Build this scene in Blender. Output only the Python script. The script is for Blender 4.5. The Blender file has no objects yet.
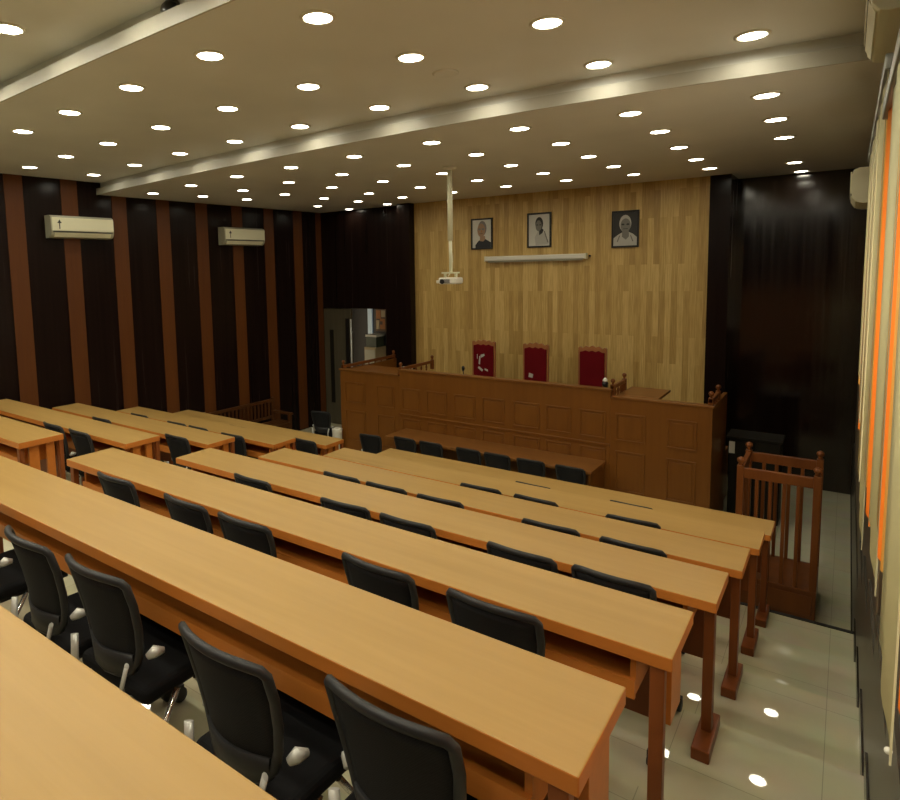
import bpy, bmesh, math, random
from mathutils import Vector, Matrix
random.seed(7)
sc = bpy.context.scene
COL = sc.collection
PI = math.pi

# ------------------------------------------------------------------ materials
def new_mat(name):
    m = bpy.data.materials.new(name); m.use_nodes = True
    nt = m.node_tree
    return m, nt, nt.nodes['Principled BSDF']

def plain(name, col, rough=.5, metal=0., spec=.5):
    m, nt, b = new_mat(name)
    b.inputs['Base Color'].default_value = (*col, 1)
    b.inputs['Roughness'].default_value = rough
    b.inputs['Metallic'].default_value = metal
    b.inputs['Specular IOR Level'].default_value = spec
    return m

def emit(name, col, s):
    m, nt, b = new_mat(name)
    b.inputs['Base Color'].default_value = (*col, 1)
    b.inputs['Emission Color'].default_value = (*col, 1)
    b.inputs['Emission Strength'].default_value = s
    return m

def wood(name, c1, c2, axis='X', rough=.35, scale=1., island=True, coat=0.):
    """streaky grain running along one axis"""
    m, nt, b = new_mat(name)
    N, L = nt.nodes, nt.links
    tc = N.new('ShaderNodeTexCoord'); mp = N.new('ShaderNodeMapping')
    s = {'X': (.5, 9, 9), 'Y': (9, .5, 9), 'Z': (9, 9, .5)}[axis]
    mp.inputs['Scale'].default_value = tuple(v*scale for v in s)
    oi = N.new('ShaderNodeObjectInfo'); ad = N.new('ShaderNodeVectorMath'); ad.operation = 'ADD'
    mul = N.new('ShaderNodeMath'); mul.operation = 'MULTIPLY'; mul.inputs[1].default_value = 37.
    L.new(oi.outputs['Random'], mul.inputs[0])
    L.new(tc.outputs['Object'], mp.inputs['Vector']); L.new(mp.outputs[0], ad.inputs[0]); L.new(mul.outputs[0], ad.inputs[1])
    n1 = N.new('ShaderNodeTexNoise'); n1.inputs['Scale'].default_value = 2.2; n1.inputs['Detail'].default_value = 6; n1.inputs['Roughness'].default_value = .62
    n1.inputs['Distortion'].default_value = .3
    L.new(ad.outputs[0], n1.inputs['Vector'])
    n2 = N.new('ShaderNodeTexNoise'); n2.inputs['Scale'].default_value = .35; n2.inputs['Detail'].default_value = 2
    L.new(ad.outputs[0], n2.inputs['Vector'])
    mx = N.new('ShaderNodeMath'); mx.operation = 'ADD'; L.new(n1.outputs[0], mx.inputs[0]); L.new(n2.outputs[0], mx.inputs[1])
    cr = N.new('ShaderNodeValToRGB')
    cr.color_ramp.elements[0].position = .30; cr.color_ramp.elements[0].color = (*c2, 1)
    cr.color_ramp.elements[1].position = .70; cr.color_ramp.elements[1].color = (*c1, 1)
    hv = N.new('ShaderNodeMath'); hv.operation = 'MULTIPLY'; hv.inputs[1].default_value = .5
    L.new(mx.outputs[0], hv.inputs[0]); L.new(hv.outputs[0], cr.inputs[0])
    L.new(cr.outputs[0], b.inputs['Base Color'])
    b.inputs['Roughness'].default_value = rough; b.inputs['Specular IOR Level'].default_value = .3
    b.inputs['Coat Weight'].default_value = coat
    return m

def plank_wall(name, c1, c2, c3, width, length, rough, mortar=.004, bumpy=0.):
    """vertical planks on a wall whose face lies in local XZ"""
    m, nt, b = new_mat(name)
    N, L = nt.nodes, nt.links
    tc = N.new('ShaderNodeTexCoord'); sp = N.new('ShaderNodeSeparateXYZ'); cb = N.new('ShaderNodeCombineXYZ')
    L.new(tc.outputs['Object'], sp.inputs[0])
    L.new(sp.outputs['Z'], cb.inputs['X']); L.new(sp.outputs['X'], cb.inputs['Y'])
    br = N.new('ShaderNodeTexBrick')
    br.inputs['Scale'].default_value = 1; br.inputs['Brick Width'].default_value = length; br.inputs['Row Height'].default_value = width
    br.inputs['Mortar Size'].default_value = mortar*.3; br.inputs['Mortar Smooth'].default_value = .3
    br.offset = .37; br.offset_frequency = 2; br.squash = 1
    br.inputs['Color1'].default_value = (0, 0, 0, 1); br.inputs['Color2'].default_value = (1, 1, 1, 1); br.inputs['Mortar'].default_value = (.3, .3, .3, 1)
    L.new(cb.outputs[0], br.inputs['Vector'])
    cr = N.new('ShaderNodeValToRGB'); e = cr.color_ramp.elements
    e[0].color = (*c1, 1); e[1].color = (*c3, 1); k = e.new(.5); k.color = (*c2, 1)
    ns = N.new('ShaderNodeTexNoise'); mp = N.new('ShaderNodeMapping'); mp.inputs['Scale'].default_value = (30, 30, 1.5)
    L.new(tc.outputs['Object'], mp.inputs[0]); L.new(mp.outputs[0], ns.inputs['Vector']); ns.inputs['Scale'].default_value = 2; ns.inputs['Detail'].default_value = 5
    mm = N.new('ShaderNodeMath'); mm.operation = 'MULTIPLY_ADD'; mm.inputs[1].default_value = .62; 
    sub = N.new('ShaderNodeMath'); sub.operation = 'MULTIPLY_ADD'; sub.inputs[1].default_value = 1.3; sub.inputs[2].default_value = -.46
    L.new(ns.outputs[0], sub.inputs[0]); L.new(br.outputs['Color'], mm.inputs[0]); L.new(sub.outputs[0], mm.inputs[2])
    L.new(mm.outputs[0], cr.inputs[0]); L.new(cr.outputs[0], b.inputs['Base Color'])
    b.inputs['Roughness'].default_value = rough
    if bumpy:
        bp = N.new('ShaderNodeBump'); bp.inputs['Strength'].default_value = bumpy; bp.inputs['Distance'].default_value = .01
        L.new(ns.outputs[0], bp.inputs['Height']); L.new(bp.outputs[0], b.inputs['Normal'])
    return m

def floor_mat():
    m, nt, b = new_mat('polished vitrified tile')
    N, L = nt.nodes, nt.links
    tc = N.new('ShaderNodeTexCoord')
    br = N.new('ShaderNodeTexBrick'); br.offset = 0; br.inputs['Scale'].default_value = 1
    br.inputs['Brick Width'].default_value = .6; br.inputs['Row Height'].default_value = .6; br.inputs['Mortar Size'].default_value = .0018
    br.inputs['Color1'].default_value = (.56, .53, .36, 1); br.inputs['Color2'].default_value = (.59, .56, .385, 1); br.inputs['Mortar'].default_value = (.37, .36, .26, 1)
    L.new(tc.outputs['Object'], br.inputs['Vector'])
    ns = N.new('ShaderNodeTexNoise'); ns.inputs['Scale'].default_value = 4; ns.inputs['Detail'].default_value = 6
    L.new(tc.outputs['Object'], ns.inputs['Vector'])
    mx = N.new('ShaderNodeMix'); mx.data_type = 'RGBA'; mx.blend_type = 'MULTIPLY'; mx.inputs['Factor'].default_value = .25
    L.new(br.outputs['Color'], mx.inputs['A']); L.new(ns.outputs['Color'], mx.inputs['B']); 
    L.new(mx.outputs['Result'], b.inputs['Base Color'])
    b.inputs['Roughness'].default_value = .02
    return m

def translucent(name, col, t=.5, ripple=True):
    m = bpy.data.materials.new(name); m.use_nodes = True
    nt = m.node_tree; N, L = nt.nodes, nt.links
    N.clear()
    o = N.new('ShaderNodeOutputMaterial'); d = N.new('ShaderNodeBsdfDiffuse'); tr = N.new('ShaderNodeBsdfTranslucent'); mx = N.new('ShaderNodeMixShader')
    d.inputs[0].default_value = (*col, 1); tr.inputs[0].default_value = (*col, 1); mx.inputs[0].default_value = t
    L.new(d.outputs[0], mx.inputs[1]); L.new(tr.outputs[0], mx.inputs[2]); L.new(mx.outputs[0], o.inputs[0])
    return m

def mesh_fabric():
    m, nt, b = new_mat('black mesh fabric')
    N, L = nt.nodes, nt.links
    tc = N.new('ShaderNodeTexCoord'); ck = N.new('ShaderNodeTexChecker'); ck.inputs['Scale'].default_value = 320
    ck.inputs['Color1'].default_value = (.006, .006, .0065, 1); ck.inputs['Color2'].default_value = (.016, .016, .017, 1)
    L.new(tc.outputs['Object'], ck.inputs['Vector']); L.new(ck.outputs[0], b.inputs['Base Color'])
    b.inputs['Roughness'].default_value = .75; b.inputs['Specular IOR Level'].default_value = .2
    return m

def dark_panel(name, spec, r0=.14, r1=.34):
    m, nt, b = new_mat(name)
    N, L = nt.nodes, nt.links
    tc = N.new('ShaderNodeTexCoord'); mp = N.new('ShaderNodeMapping')
    mp.inputs['Scale'].default_value = (14, 14, .4)
    ns = N.new('ShaderNodeTexNoise'); ns.inputs['Scale'].default_value = 1; ns.inputs['Detail'].default_value = 3
    L.new(tc.outputs['Object'], mp.inputs[0]); L.new(mp.outputs[0], ns.inputs['Vector'])
    cr = N.new('ShaderNodeValToRGB')
    cr.color_ramp.elements[0].position = .25; cr.color_ramp.elements[0].color = (.0075, .0038, .003, 1)
    cr.color_ramp.elements[1].position = .7; cr.color_ramp.elements[1].color = (.0145, .0072, .0056, 1)
    L.new(ns.outputs[0], cr.inputs[0]); L.new(cr.outputs[0], b.inputs['Base Color'])
    rr = N.new('ShaderNodeMapRange'); rr.inputs['To Min'].default_value = r0; rr.inputs['To Max'].default_value = r1; b.inputs['Specular IOR Level'].default_value = spec
    L.new(ns.outputs[0], rr.inputs[0]); L.new(rr.outputs[0], b.inputs['Roughness'])
    bp = N.new('ShaderNodeBump'); bp.inputs['Strength'].default_value = .04; bp.inputs['Distance'].default_value = .02
    L.new(ns.outputs[0], bp.inputs['Height']); L.new(bp.outputs[0], b.inputs['Normal'])
    return m

def paint(name, col, rough):
    m, nt, b = new_mat(name)
    N, L = nt.nodes, nt.links
    tc = N.new('ShaderNodeTexCoord'); ns = N.new('ShaderNodeTexNoise'); ns.inputs['Scale'].default_value = .9; ns.inputs['Detail'].default_value = 4
    L.new(tc.outputs['Object'], ns.inputs['Vector'])
    cr = N.new('ShaderNodeValToRGB')
    cr.color_ramp.elements[0].position = .3; cr.color_ramp.elements[0].color = (*[c*.93 for c in col], 1)
    cr.color_ramp.elements[1].position = .7; cr.color_ramp.elements[1].color = (*[c*1.05 for c in col], 1)
    L.new(ns.outputs[0], cr.inputs[0]); L.new(cr.outputs[0], b.inputs['Base Color'])
    b.inputs['Roughness'].default_value = rough
    return m

M = dict(
    desk=wood('desk laminate', (.425, .268, .088), (.335, .202, .057), 'X', .33, 1.),
    edge=wood('desk edge wood', (.56, .19, .032), (.43, .135, .02), 'X', .35),
    leg=wood('desk leg wood', (.24, .07, .015), (.17, .045, .010), 'Z', .4),
    podium=wood('podium wood', (.215, .082, .0135), (.165, .059, .0095), 'Z', .36),
    podium_top=wood('podium counter wood', (.23, .095, .022), (.17, .065, .014), 'X', .35),
    rail=wood('red-brown rail wood', (.20, .065, .014), (.13, .038, .009), 'Z', .35),
    bench=wood('bench wood', (.10, .036, .009), (.065, .022, .006), 'Z', .4),
    oak=plank_wall('pale oak planks', (.37, .225, .058), (.54, .355, .11), (.73, .53, .20), .09, 1.15, .42, .004, .05),
    stripe=wood('orange-brown strip wood', (.125, .038, .0052), (.085, .024, .0034), 'Z', .5),
    dark=dark_panel('dark panel', .16), dark_gloss=dark_panel('dark glossy panel', .9, .05, .22),
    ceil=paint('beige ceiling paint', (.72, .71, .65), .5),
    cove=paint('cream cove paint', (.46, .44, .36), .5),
    floor=floor_mat(),
    dado=paint('grey-brown polished skirting', (.038, .033, .023), .3),
    dado_dark=paint('dark skirting', (.025, .02, .014), .22),
    upper=paint('brown-beige plaster', (.16, .12, .07), .5),
    mesh=mesh_fabric(),
    frame=plain('black plastic', (.020, .020, .0205), .5, 0., .35),
    seat=plain('black seat fabric', (.006, .006, .0065), .85, 0., .2),
    chrome=plain('chrome', (.86, .86, .83), .22, .75),
    silver=plain('silver plastic', (.55, .55, .50), .4, .35),
    rubber=plain('black rubber', (.018, .018, .018), .6),
    white=plain('off-white plastic', (.76, .74, .53), .4),
    white2=plain('darkened off-white plastic', (.40, .39, .28), .4),
    cleanwhite=plain('white plastic', (.78, .76, .66), .4),
    black=plain('black lacquer', (.012, .011, .010), .35),
    red=plain('red velvet', (.125, .0015, .005), .8, 0., .15),
    carve=wood('carved chair wood', (.40, .17, .065), (.29, .115, .04), 'Z', .35),
    lamp=emit('lamp diffuser', (1, .94, .74), 33.), lamp_mid=emit('lamp diffuser middle', (1, .94, .76), 48.), lamp_rear=emit('lamp diffuser rear', (1, .94, .76), 104.),
    ring=plain('white lamp ring', (.75, .72, .6), .4),
    cream_blind=translucent('cream blind fabric', (.70, .68, .48), .4),
    orange_blind=translucent('orange curtain fabric', (.90, .45, .14), .75),
    glow_blind=translucent('yellow glow curtain fabric', (.9, .66, .30), .7),  # bright edges of the backlit curtains, glow put into colour as yellow strips
    glass=None,
    alu=plain('grey aluminium', (.30, .30, .27), .4, .8),
    door=wood('grey door laminate', (.10, .085, .052), (.07, .058, .035), 'Z', .5),
    darkgrey=plain('dark grey paint', (.022, .021, .018), .5),
    cabinet=plain('dark cabinet laminate', (.014, .012, .008), .5, 0., .15),
    paper=plain('white paper', (.7, .68, .58), .7),
    skin=plain('portrait skin', (.36, .22, .13), .6), hair=plain('portrait hair', (.22, .2, .18), .7),
    pbg=plain('portrait pale ground', (.62, .61, .54), .5), pcoat=plain('portrait dark coat', (.02, .02, .024), .6),
    pgrey=plain('portrait mid grey', (.20, .195, .17), .6), pdk=plain('portrait dark grey', (.035, .035, .033), .6), plight=plain('portrait light grey', (.48, .47, .42), .6),
    posterA=plain('poster orange', (.42, .16, .03), .6), posterB=plain('poster brown', (.12, .07, .03), .6), posterC=plain('poster cream', (.45, .36, .2), .6),
    green=plain('dark green box', (.06, .075, .045), .5),
    strip=emit('lit frosted strip', (.55, .68, .72), .12),
)
m, nt, b = new_mat('window glass'); b.inputs['Transmission Weight'].default_value = 1; b.inputs['Roughness'].default_value = 0; b.inputs['IOR'].default_value = 1.02
M['glass'] = m

# ------------------------------------------------------------------ helpers
def bx(bm, x0, x1, y0, y1, z0, z1, mi=0):
    vs = [bm.verts.new(p) for p in ((x0,y0,z0),(x1,y0,z0),(x1,y1,z0),(x0,y1,z0),(x0,y0,z1),(x1,y0,z1),(x1,y1,z1),(x0,y1,z1))]
    for f in ((0,3,2,1),(4,5,6,7),(0,1,5,4),(1,2,6,5),(2,3,7,6),(3,0,4,7)):
        fc = bm.faces.new([vs[i] for i in f]); fc.material_index = mi
    return vs

def tube(bm, pts, r, n=10, closed=False, mi=0, r2=None, smooth=True):
    """sweep an ellipse (r across, r2 along the second normal) through pts"""
    pts = [Vector(p) for p in pts]; rings = []
    k = len(pts); r2 = r2 or r
    prev = None
    for i, p in enumerate(pts):
        if closed: t = (pts[(i+1) % k] - pts[i-1])
        else: t = pts[min(i+1, k-1)] - pts[max(i-1, 0)]
        t.normalize()
        if prev is None:
            a = Vector((0,1,0)) if abs(t.y) < .9 else Vector((1,0,0))
            u = (a - t*a.dot(t)).normalized()
        else:
            u = (prev - t*prev.dot(t)).normalized()
        prev = u; v = t.cross(u)
        rr = r[i] if isinstance(r, (list, tuple)) else r
        q = r2[i] if isinstance(r2, (list, tuple)) else r2
        rings.append([bm.verts.new(p + u*(q*math.cos(2*PI*j/n)) + v*(rr*math.sin(2*PI*j/n))) for j in range(n)])
    m_ = k if closed else k-1
    for i in range(m_):
        A, B = rings[i], rings[(i+1) % k]
        for j in range(n):
            f = bm.faces.new((A[j], A[(j+1) % n], B[(j+1) % n], B[j])); f.material_index = mi; f.smooth = smooth
    if not closed:
        f = bm.faces.new(rings[0][::-1]); f.material_index = mi
        f = bm.faces.new(rings[-1]); f.material_index = mi

def lathe(bm, prof, c=(0,0,0), n=16, mi=0, axis='Z'):
    """revolve [(r, h)...] about an axis through c"""
    rings = []
    for r, h in prof:
        ring = []
        for j in range(n):
            a = 2*PI*j/n
            p = (r*math.cos(a), r*math.sin(a), h)
            if axis == 'Y': p = (p[0], p[2], p[1])
            if axis == 'X': p = (p[2], p[0], p[1])
            ring.append(bm.verts.new((c[0]+p[0], c[1]+p[1], c[2]+p[2])))
        rings.append(ring)
    for A, B in zip(rings, rings[1:]):
        for j in range(n):
            f = bm.faces.new((A[j], A[(j+1) % n], B[(j+1) % n], B[j])); f.smooth = True; f.material_index = mi
    f = bm.faces.new(rings[0][::-1]); f.material_index = mi
    f = bm.faces.new(rings[-1]); f.material_index = mi

def ball(bm, c, r, mi=0, n=14):
    prof = [(max(1e-4, r*math.sin(PI*i/8)), -r*math.cos(PI*i/8)) for i in range(9)]
    lathe(bm, prof, c, n, mi)

def prism(bm, poly, y0, y1, mi=0):
    """polygon in XZ extruded from y0 to y1"""
    a = [bm.verts.new((x, y0, z)) for x, z in poly]; b_ = [bm.verts.new((x, y1, z)) for x, z in poly]
    k = len(poly)
    f = bm.faces.new(a); f.material_index = mi
    f = bm.faces.new(b_[::-1]); f.material_index = mi
    for i in range(k):
        f = bm.faces.new((a[i], b_[i], b_[(i+1) % k], a[(i+1) % k])); f.material_index = mi

def obj(name, bm, mat, parent=None, loc=(0,0,0), rz=0, bevel=0, seg=2):
    bmesh.ops.recalc_face_normals(bm, faces=bm.faces[:])
    me = bpy.data.meshes.new(name); bm.to_mesh(me); bm.free()
    for x in (mat if isinstance(mat, (list, tuple)) else [mat]): me.materials.append(x)
    o = bpy.data.objects.new(name, me); COL.objects.link(o)
    o.location = loc; o.rotation_euler = (0, 0, rz)
    if parent: o.parent = parent
    if bevel:
        md = o.modifiers.new('bevel', 'BEVEL'); md.width = bevel; md.segments = seg; md.limit_method = 'ANGLE'; md.angle_limit = .6
    return o

def thing(name, label, cat, loc=(0,0,0), rz=0, group=None):
    o = bpy.data.objects.new(name, None); COL.objects.link(o); o.empty_display_size = .1
    o.location = loc; o.rotation_euler = (0, 0, rz)
    return tag(o, label, cat, group)

def tag(o, label, cat, group=None):
    o['label'] = label; o['category'] = cat
    if group: o['group'] = group
    return o

def struct(o):
    o['kind'] = 'structure'; return o

def copy_thing(root, loc, rz, label, group=None):
    r = root.copy(); COL.objects.link(r); r.location = loc; r.rotation_euler = (0, 0, rz); r['label'] = label
    if group: r['group'] = group
    for ch in list(root.children):
        c = ch.copy(); COL.objects.link(c); c.parent = r
        for g in list(ch.children):
            d = g.copy(); COL.objects.link(d); d.parent = c
    return r

ORD = ['first','second','third','fourth','fifth','sixth','seventh','eighth','ninth','tenth','eleventh']
B = bmesh.new

# ------------------------------------------------------------------ measures (metres, camera stands over x=0, y=0)
ZF, ZM, ZR = 4.742, 4.9315, 5.12          # ceiling sections: front, middle, rear
DY = {1:6.1666, 2:5.2731, 3:4.3452, 4:3.4288, 5:2.514, 6:1.5967, 7:.652}   # far edge of each desk row
FL = {r: .43 + .225*(r-1) for r in range(1, 10)}
DESKTOP = .80
DEP = .36
XR, XL, XA, XW = -.4183, -4.4947, -5.258, -8.6098
RWX = .17                                  # right wall
def wall_x(y): return -9.42 - .0331*(10.45 - y)
WANG = -math.atan(.0331)

# ------------------------------------------------------------------ room shell
# stepped floor: one solid, each tier a step up towards the back
bm = B()
prof = [(11.6, 0), (DY[1]-.02, 0)]
edges = [DY[r]-.02 for r in range(1, 8)] + [-.24, -1.15]
zs = [FL[r] for r in range(1, 10)]
for e, z in zip(edges, zs):
    if prof[-1][0] != e: prof.append((e, prof[-1][1]))
    prof.append((e, z))
prof += [(-3.2, zs[-1]), (-3.2, -.2), (11.6, -.2)]
a = [bm.verts.new((-10.1, y, z)) for y, z in prof]; c = [bm.verts.new((.6, y, z)) for y, z in prof]
bm.faces.new(a); bm.faces.new(c[::-1])
for i in range(len(prof)):
    j = (i+1) % len(prof); bm.faces.new((a[i], c[i], c[j], a[j]))
struct(obj('floor', bm, M['floor']))

bm = B(); bx(bm, -10.0, RWX+.0, DY[1]-.055, DY[1]-.015, FL[1]-.03, FL[1]+.006); struct(obj('trim_20', bm, M['black']))
# stepped ceiling with two gently bowed coves (ledge plus set-back riser)
def slab(bm, line_a, line_b, z0, z1):
    """solid between two polylines (same x stations), from z0 to z1"""
    n = len(line_a); R = []
    for z in (z0, z1): R.append(([bm.verts.new((x, y, z)) for x, y in line_a], [bm.verts.new((x, y, z)) for x, y in line_b]))
    for i in range(n-1):
        for k in (0, 1): bm.faces.new((R[k][0][i], R[k][0][i+1], R[k][1][i+1], R[k][1][i]))
        for k in (0, 1): bm.faces.new((R[0][k][i], R[0][k][i+1], R[1][k][i+1], R[1][k][i]))
    for i in (0, n-1): bm.faces.new((R[0][0][i], R[0][1][i], R[1][1][i], R[1][0][i]))
C1 = [(-10.2+.3*k, 5.01+(.00885 if -10.2+.3*k < -3.1 else .028)*(-10.2+.3*k+3.1)**2) for k in range(37)]
C2 = [(x, 2.39+(.0055*(x+2.8)**2 if x < -2.8 else 0)) for x, _ in C1]
def sh(l, d): return [(x, y+d) for x, y in l]
def at_y(l, y): return [(x, y) for x, _ in l]
bm = B()
slab(bm, C1, at_y(C1, 11.9), ZF, ZF+.09); slab(bm, sh(C1, .06), at_y(C1, 11.9), ZF+.09, 5.6)
slab(bm, C2, sh(C1, .06), ZM, ZM+.09); slab(bm, sh(C2, .06), sh(C1, .06), ZM+.09, 5.6)
slab(bm, at_y(C2, -3.4), sh(C2, .06), ZR, 5.6)
struct(obj('ceiling', bm, M['ceil']))
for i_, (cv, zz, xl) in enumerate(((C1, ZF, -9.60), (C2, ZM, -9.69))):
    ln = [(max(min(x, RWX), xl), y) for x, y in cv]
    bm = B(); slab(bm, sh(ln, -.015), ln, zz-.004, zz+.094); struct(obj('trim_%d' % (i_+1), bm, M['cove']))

# left wall, dark panelling, in its own frame (local x runs along the wall)
def on_left(o, y, z=0., off=0.):
    o.location = (wall_x(y)+off, y, z); o.rotation_euler = (0, 0, WANG - 0.0); return o
bm = B(); bx(bm, -.3, 0, -13.7, .1, 0, 5.3)
w = struct(obj('wall_left', bm, M['dark'])); w.location = (wall_x(10.45), 10.45, 0); w.rotation_euler = (0, 0, WANG)
stripes = [2.55, 3.34, 4.14, 4.93, 5.73, 6.53, 7.32, 8.13, 8.93, 9.74, 10.37]
for i, y in enumerate(stripes):
    bm = B(); wd = .125 if i < 10 else .08
    bx(bm, 0, .012, -wd, wd, 0.02, 5.0)
    o = struct(obj('trim_%d' % (i+3), bm, M['stripe'], bevel=.003)); on_left(o, y)

# front wall: oak panel, flanked by dark pillars and recesses
OAK_A, OAK_B = Vector((-6.89, 10.40, 0)), Vector((-1.705, 10.60, 0))
oak_ang = math.atan2(OAK_B.y-OAK_A.y, OAK_B.x-OAK_A.x); oak_len = (OAK_B-OAK_A).length
bm = B(); bx(bm, 0, oak_len, 0, .5, 0, 5.2)
struct(obj('wall_front', bm, M['oak'], loc=OAK_A, rz=oak_ang))
def oak_pt(x, off=0.): 
    t = (x-OAK_A.x)/(OAK_B.x-OAK_A.x); return Vector((x, OAK_A.y + t*(OAK_B.y-OAK_A.y) - off, 0))
bm = B(); bx(bm, -7.18, -6.89, 10.22, 10.95, 0, 5.2); struct(obj('wall_pillar_left', bm, M['dark']))
bm = B(); bx(bm, -1.707, -1.43, 10.56, 11.8, 0, 5.2); struct(obj('wall_pillar_right', bm, M['dark']))
bm = B(); bx(bm, -9.7, -7.66, 10.45, 10.6, 2.64, 5.2); bx(bm, -7.66, -7.18, 10.45, 10.6, 0, 5.2); struct(obj('wall_front_left', bm, M['dark']))
bm = B(); bx(bm, -1.43, .6, 11.3, 11.5, 0, 5.2); struct(obj('wall_front_right', bm, M['dark_gloss']))
bm = B(); bx(bm, -10.2, .6, -3.4, -3.2, 0, 5.5); struct(obj('wall_back', bm, M['dark']))

# lobby behind the doorway
bm = B(); bx(bm, -10.2, -6.9, 11.9, 12.0, -.1, 3.2); bx(bm, -10.2, -10.1, 10.6, 11.9, -.1, 3.2); bx(bm, -7.1, -7.0, 10.96, 11.9, -.1, 3.2)
bx(bm, -10.2, -6.9, 10.6, 12.0, 3.0, 3.1); struct(obj('wall_lobby', bm, M['darkgrey']))
bm = B(); bx(bm, -9.42, -8.62, 10.47, 10.52, .01, 2.62); dr = struct(obj('door_1', bm, M['door']))
bm = B(); bx(bm, -9.24, -9.14, 10.455, 10.47, .5, 2.15); obj('vision_slit', bm, M['cabinet'], dr)
bm = B(); bx(bm, -8.78, -8.68, 10.455, 10.47, .4, 2.42); obj('dark_stile', bm, M['black'], dr)
bm = B(); tube(bm, [(-8.6, 10.43, .5), (-8.6, 10.43, 2.4)], .022); bx(bm, -8.61, -8.59, 10.43, 10.47, .8, .84); bx(bm, -8.61, -8.59, 10.43, 10.47, 2.1, 2.14)
obj('pull_handle', bm, M['silver'], dr)
bm = B(); bx(bm, -9.25, -9.12, 11.86, 11.9, 1.45, 2.60); struct(obj('window_4', bm, M['strip']))
t = thing('notice_board', 'colourful orange and brown notice board glimpsed through the doorway', 'notice board', (-8.86, 11.9, 2.0))
bm = B(); bx(bm, -.155, .155, -.03, 0, 0, .54); obj('board', bm, M['posterB'], t)
k = 0
for (x0, x1, z0, z1, mt) in ((-.13,.0,.30,.5,'posterA'),(.02,.13,.34,.5,'posterC'),(-.13,-.04,.05,.26,'posterC'),(-.02,.13,.05,.3,'posterA'),(-.02,.06,.16,.24,'posterB')):
    bm = B(); bx(bm, x0, x1, -.036-.002*k, -.03, z0, z1); obj('notice', bm, M[mt], t); k += 1
t = thing('lobby_cabinet', 'cream cabinet standing under the notice board beyond the doorway', 'cabinet', (-8.88, 11.65, 0))
bm = B(); bx(bm, -.17, .17, -.2, .2, 0, 1.66); obj('body', bm, M['posterC'], t, bevel=.008)
bm = B(); bx(bm, -.15, .15, -.212, -.2, .08, 1.6); d_ = obj('cabinet_door', bm, M['white2'], t)
bm = B(); tube(bm, [(.11, -.22, .8), (.11, -.22, .95)], .008); obj('handle', bm, M['chrome'], d_)
t = thing('storage_box', 'dark green box with pale lid on top of the lobby cabinet', 'box', (-8.88, 11.65, 1.66))
bm = B(); bx(bm, -.15, .15, -.15, .15, 0, .24); obj('body', bm, M['green'], t)
bm = B(); bx(bm, -.16, .16, -.16, .16, .24, .29); obj('lid', bm, M['paper'], t)

# right wall with three windows stepping down, polished skirting at its foot
wins = [(.75, 2.0, 2.35, 3.85), (2.1, 3.58, 2.15, 4.0), (3.7, 6.85, 1.85, 4.22)]
bm = B()
ys = [-3.3] + [v for wn in wins for v in wn[:2]] + [11.3]
for i in range(0, len(ys), 2): bx(bm, RWX, RWX+.25, ys[i], ys[i+1], 0, 5.3)
for y0, y1, z0, z1 in wins:
    bx(bm, RWX, RWX+.25, y0, y1, 0, z0, 1); bx(bm, RWX, RWX+.25, y0, y1, z1, 5.3, 0)
struct(obj('wall_right', bm, [M['upper'], M['dado']]))
for i, (y0, y1, z0, z1) in enumerate(wins):
    bm = B()
    for (a0, a1, b0, b1) in ((y0, y0+.05, z0, z1), (y1-.05, y1, z0, z1), (y0+.05, y1-.05, z0, z0+.05), (y0+.05, y1-.05, z1-.05, z1), ((y0+y1)/2-.025, (y0+y1)/2+.025, z0+.05, z1-.05)):
        bx(bm, RWX+.1, RWX+.15, a0, a1, b0, b1)
    wf = struct(obj('window_%d' % (i+1), bm, M['alu']))
    bm = B(); bx(bm, RWX+.12, RWX+.126, y0+.05, y1-.05, z0+.05, z1-.05); obj('glass_pane', bm, M['glass'], wf)
bm = B()
tiers = [(11.3, DY[1]-.02, 0)] + [(edges[i], edges[i+1], zs[i]) for i in range(len(edges)-1)]
for (y1, y0, z) in tiers:
    bx(bm, RWX-.012, RWX+.01, y0, y1, z, z+.78, 0)
    bx(bm, RWX-.022, RWX-.012, y0, y1, z, z+.12, 1)
struct(obj('baseboard_right', bm, [M['dado'], M['dado_dark']]))

# ------------------------------------------------------------------ vertical blinds on the right wall
def slat(bm, y0, y1, z0, z1, x, amp, n=10):
    f_, bk = [], []
    for k in range(n+1):
        u = k/n; y = y0+(y1-y0)*u; xx = x + amp*math.sin(u*PI*3)
        f_.append((bm.verts.new((xx, y, z0)), bm.verts.new((xx, y, z1))))
        bk.append((bm.verts.new((xx+.004, y, z0)), bm.verts.new((xx+.004, y, z1))))
    for S in (f_, bk):
        for p, q in zip(S, S[1:]):
            fc = bm.faces.new((p[0], q[0], q[1], p[1])); fc.smooth = True
    bm.faces.new((f_[0][0], f_[0][1], bk[0][1], bk[0][0])); bm.faces.new((f_[-1][0], f_[-1][1], bk[-1][1], bk[-1][0]))
    for p, q, r_, s_ in zip(f_, f_[1:], bk, bk[1:]):
        bm.faces.new((p[0], q[0], s_[0], r_[0])); bm.faces.new((p[1], q[1], s_[1], r_[1]))
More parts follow.
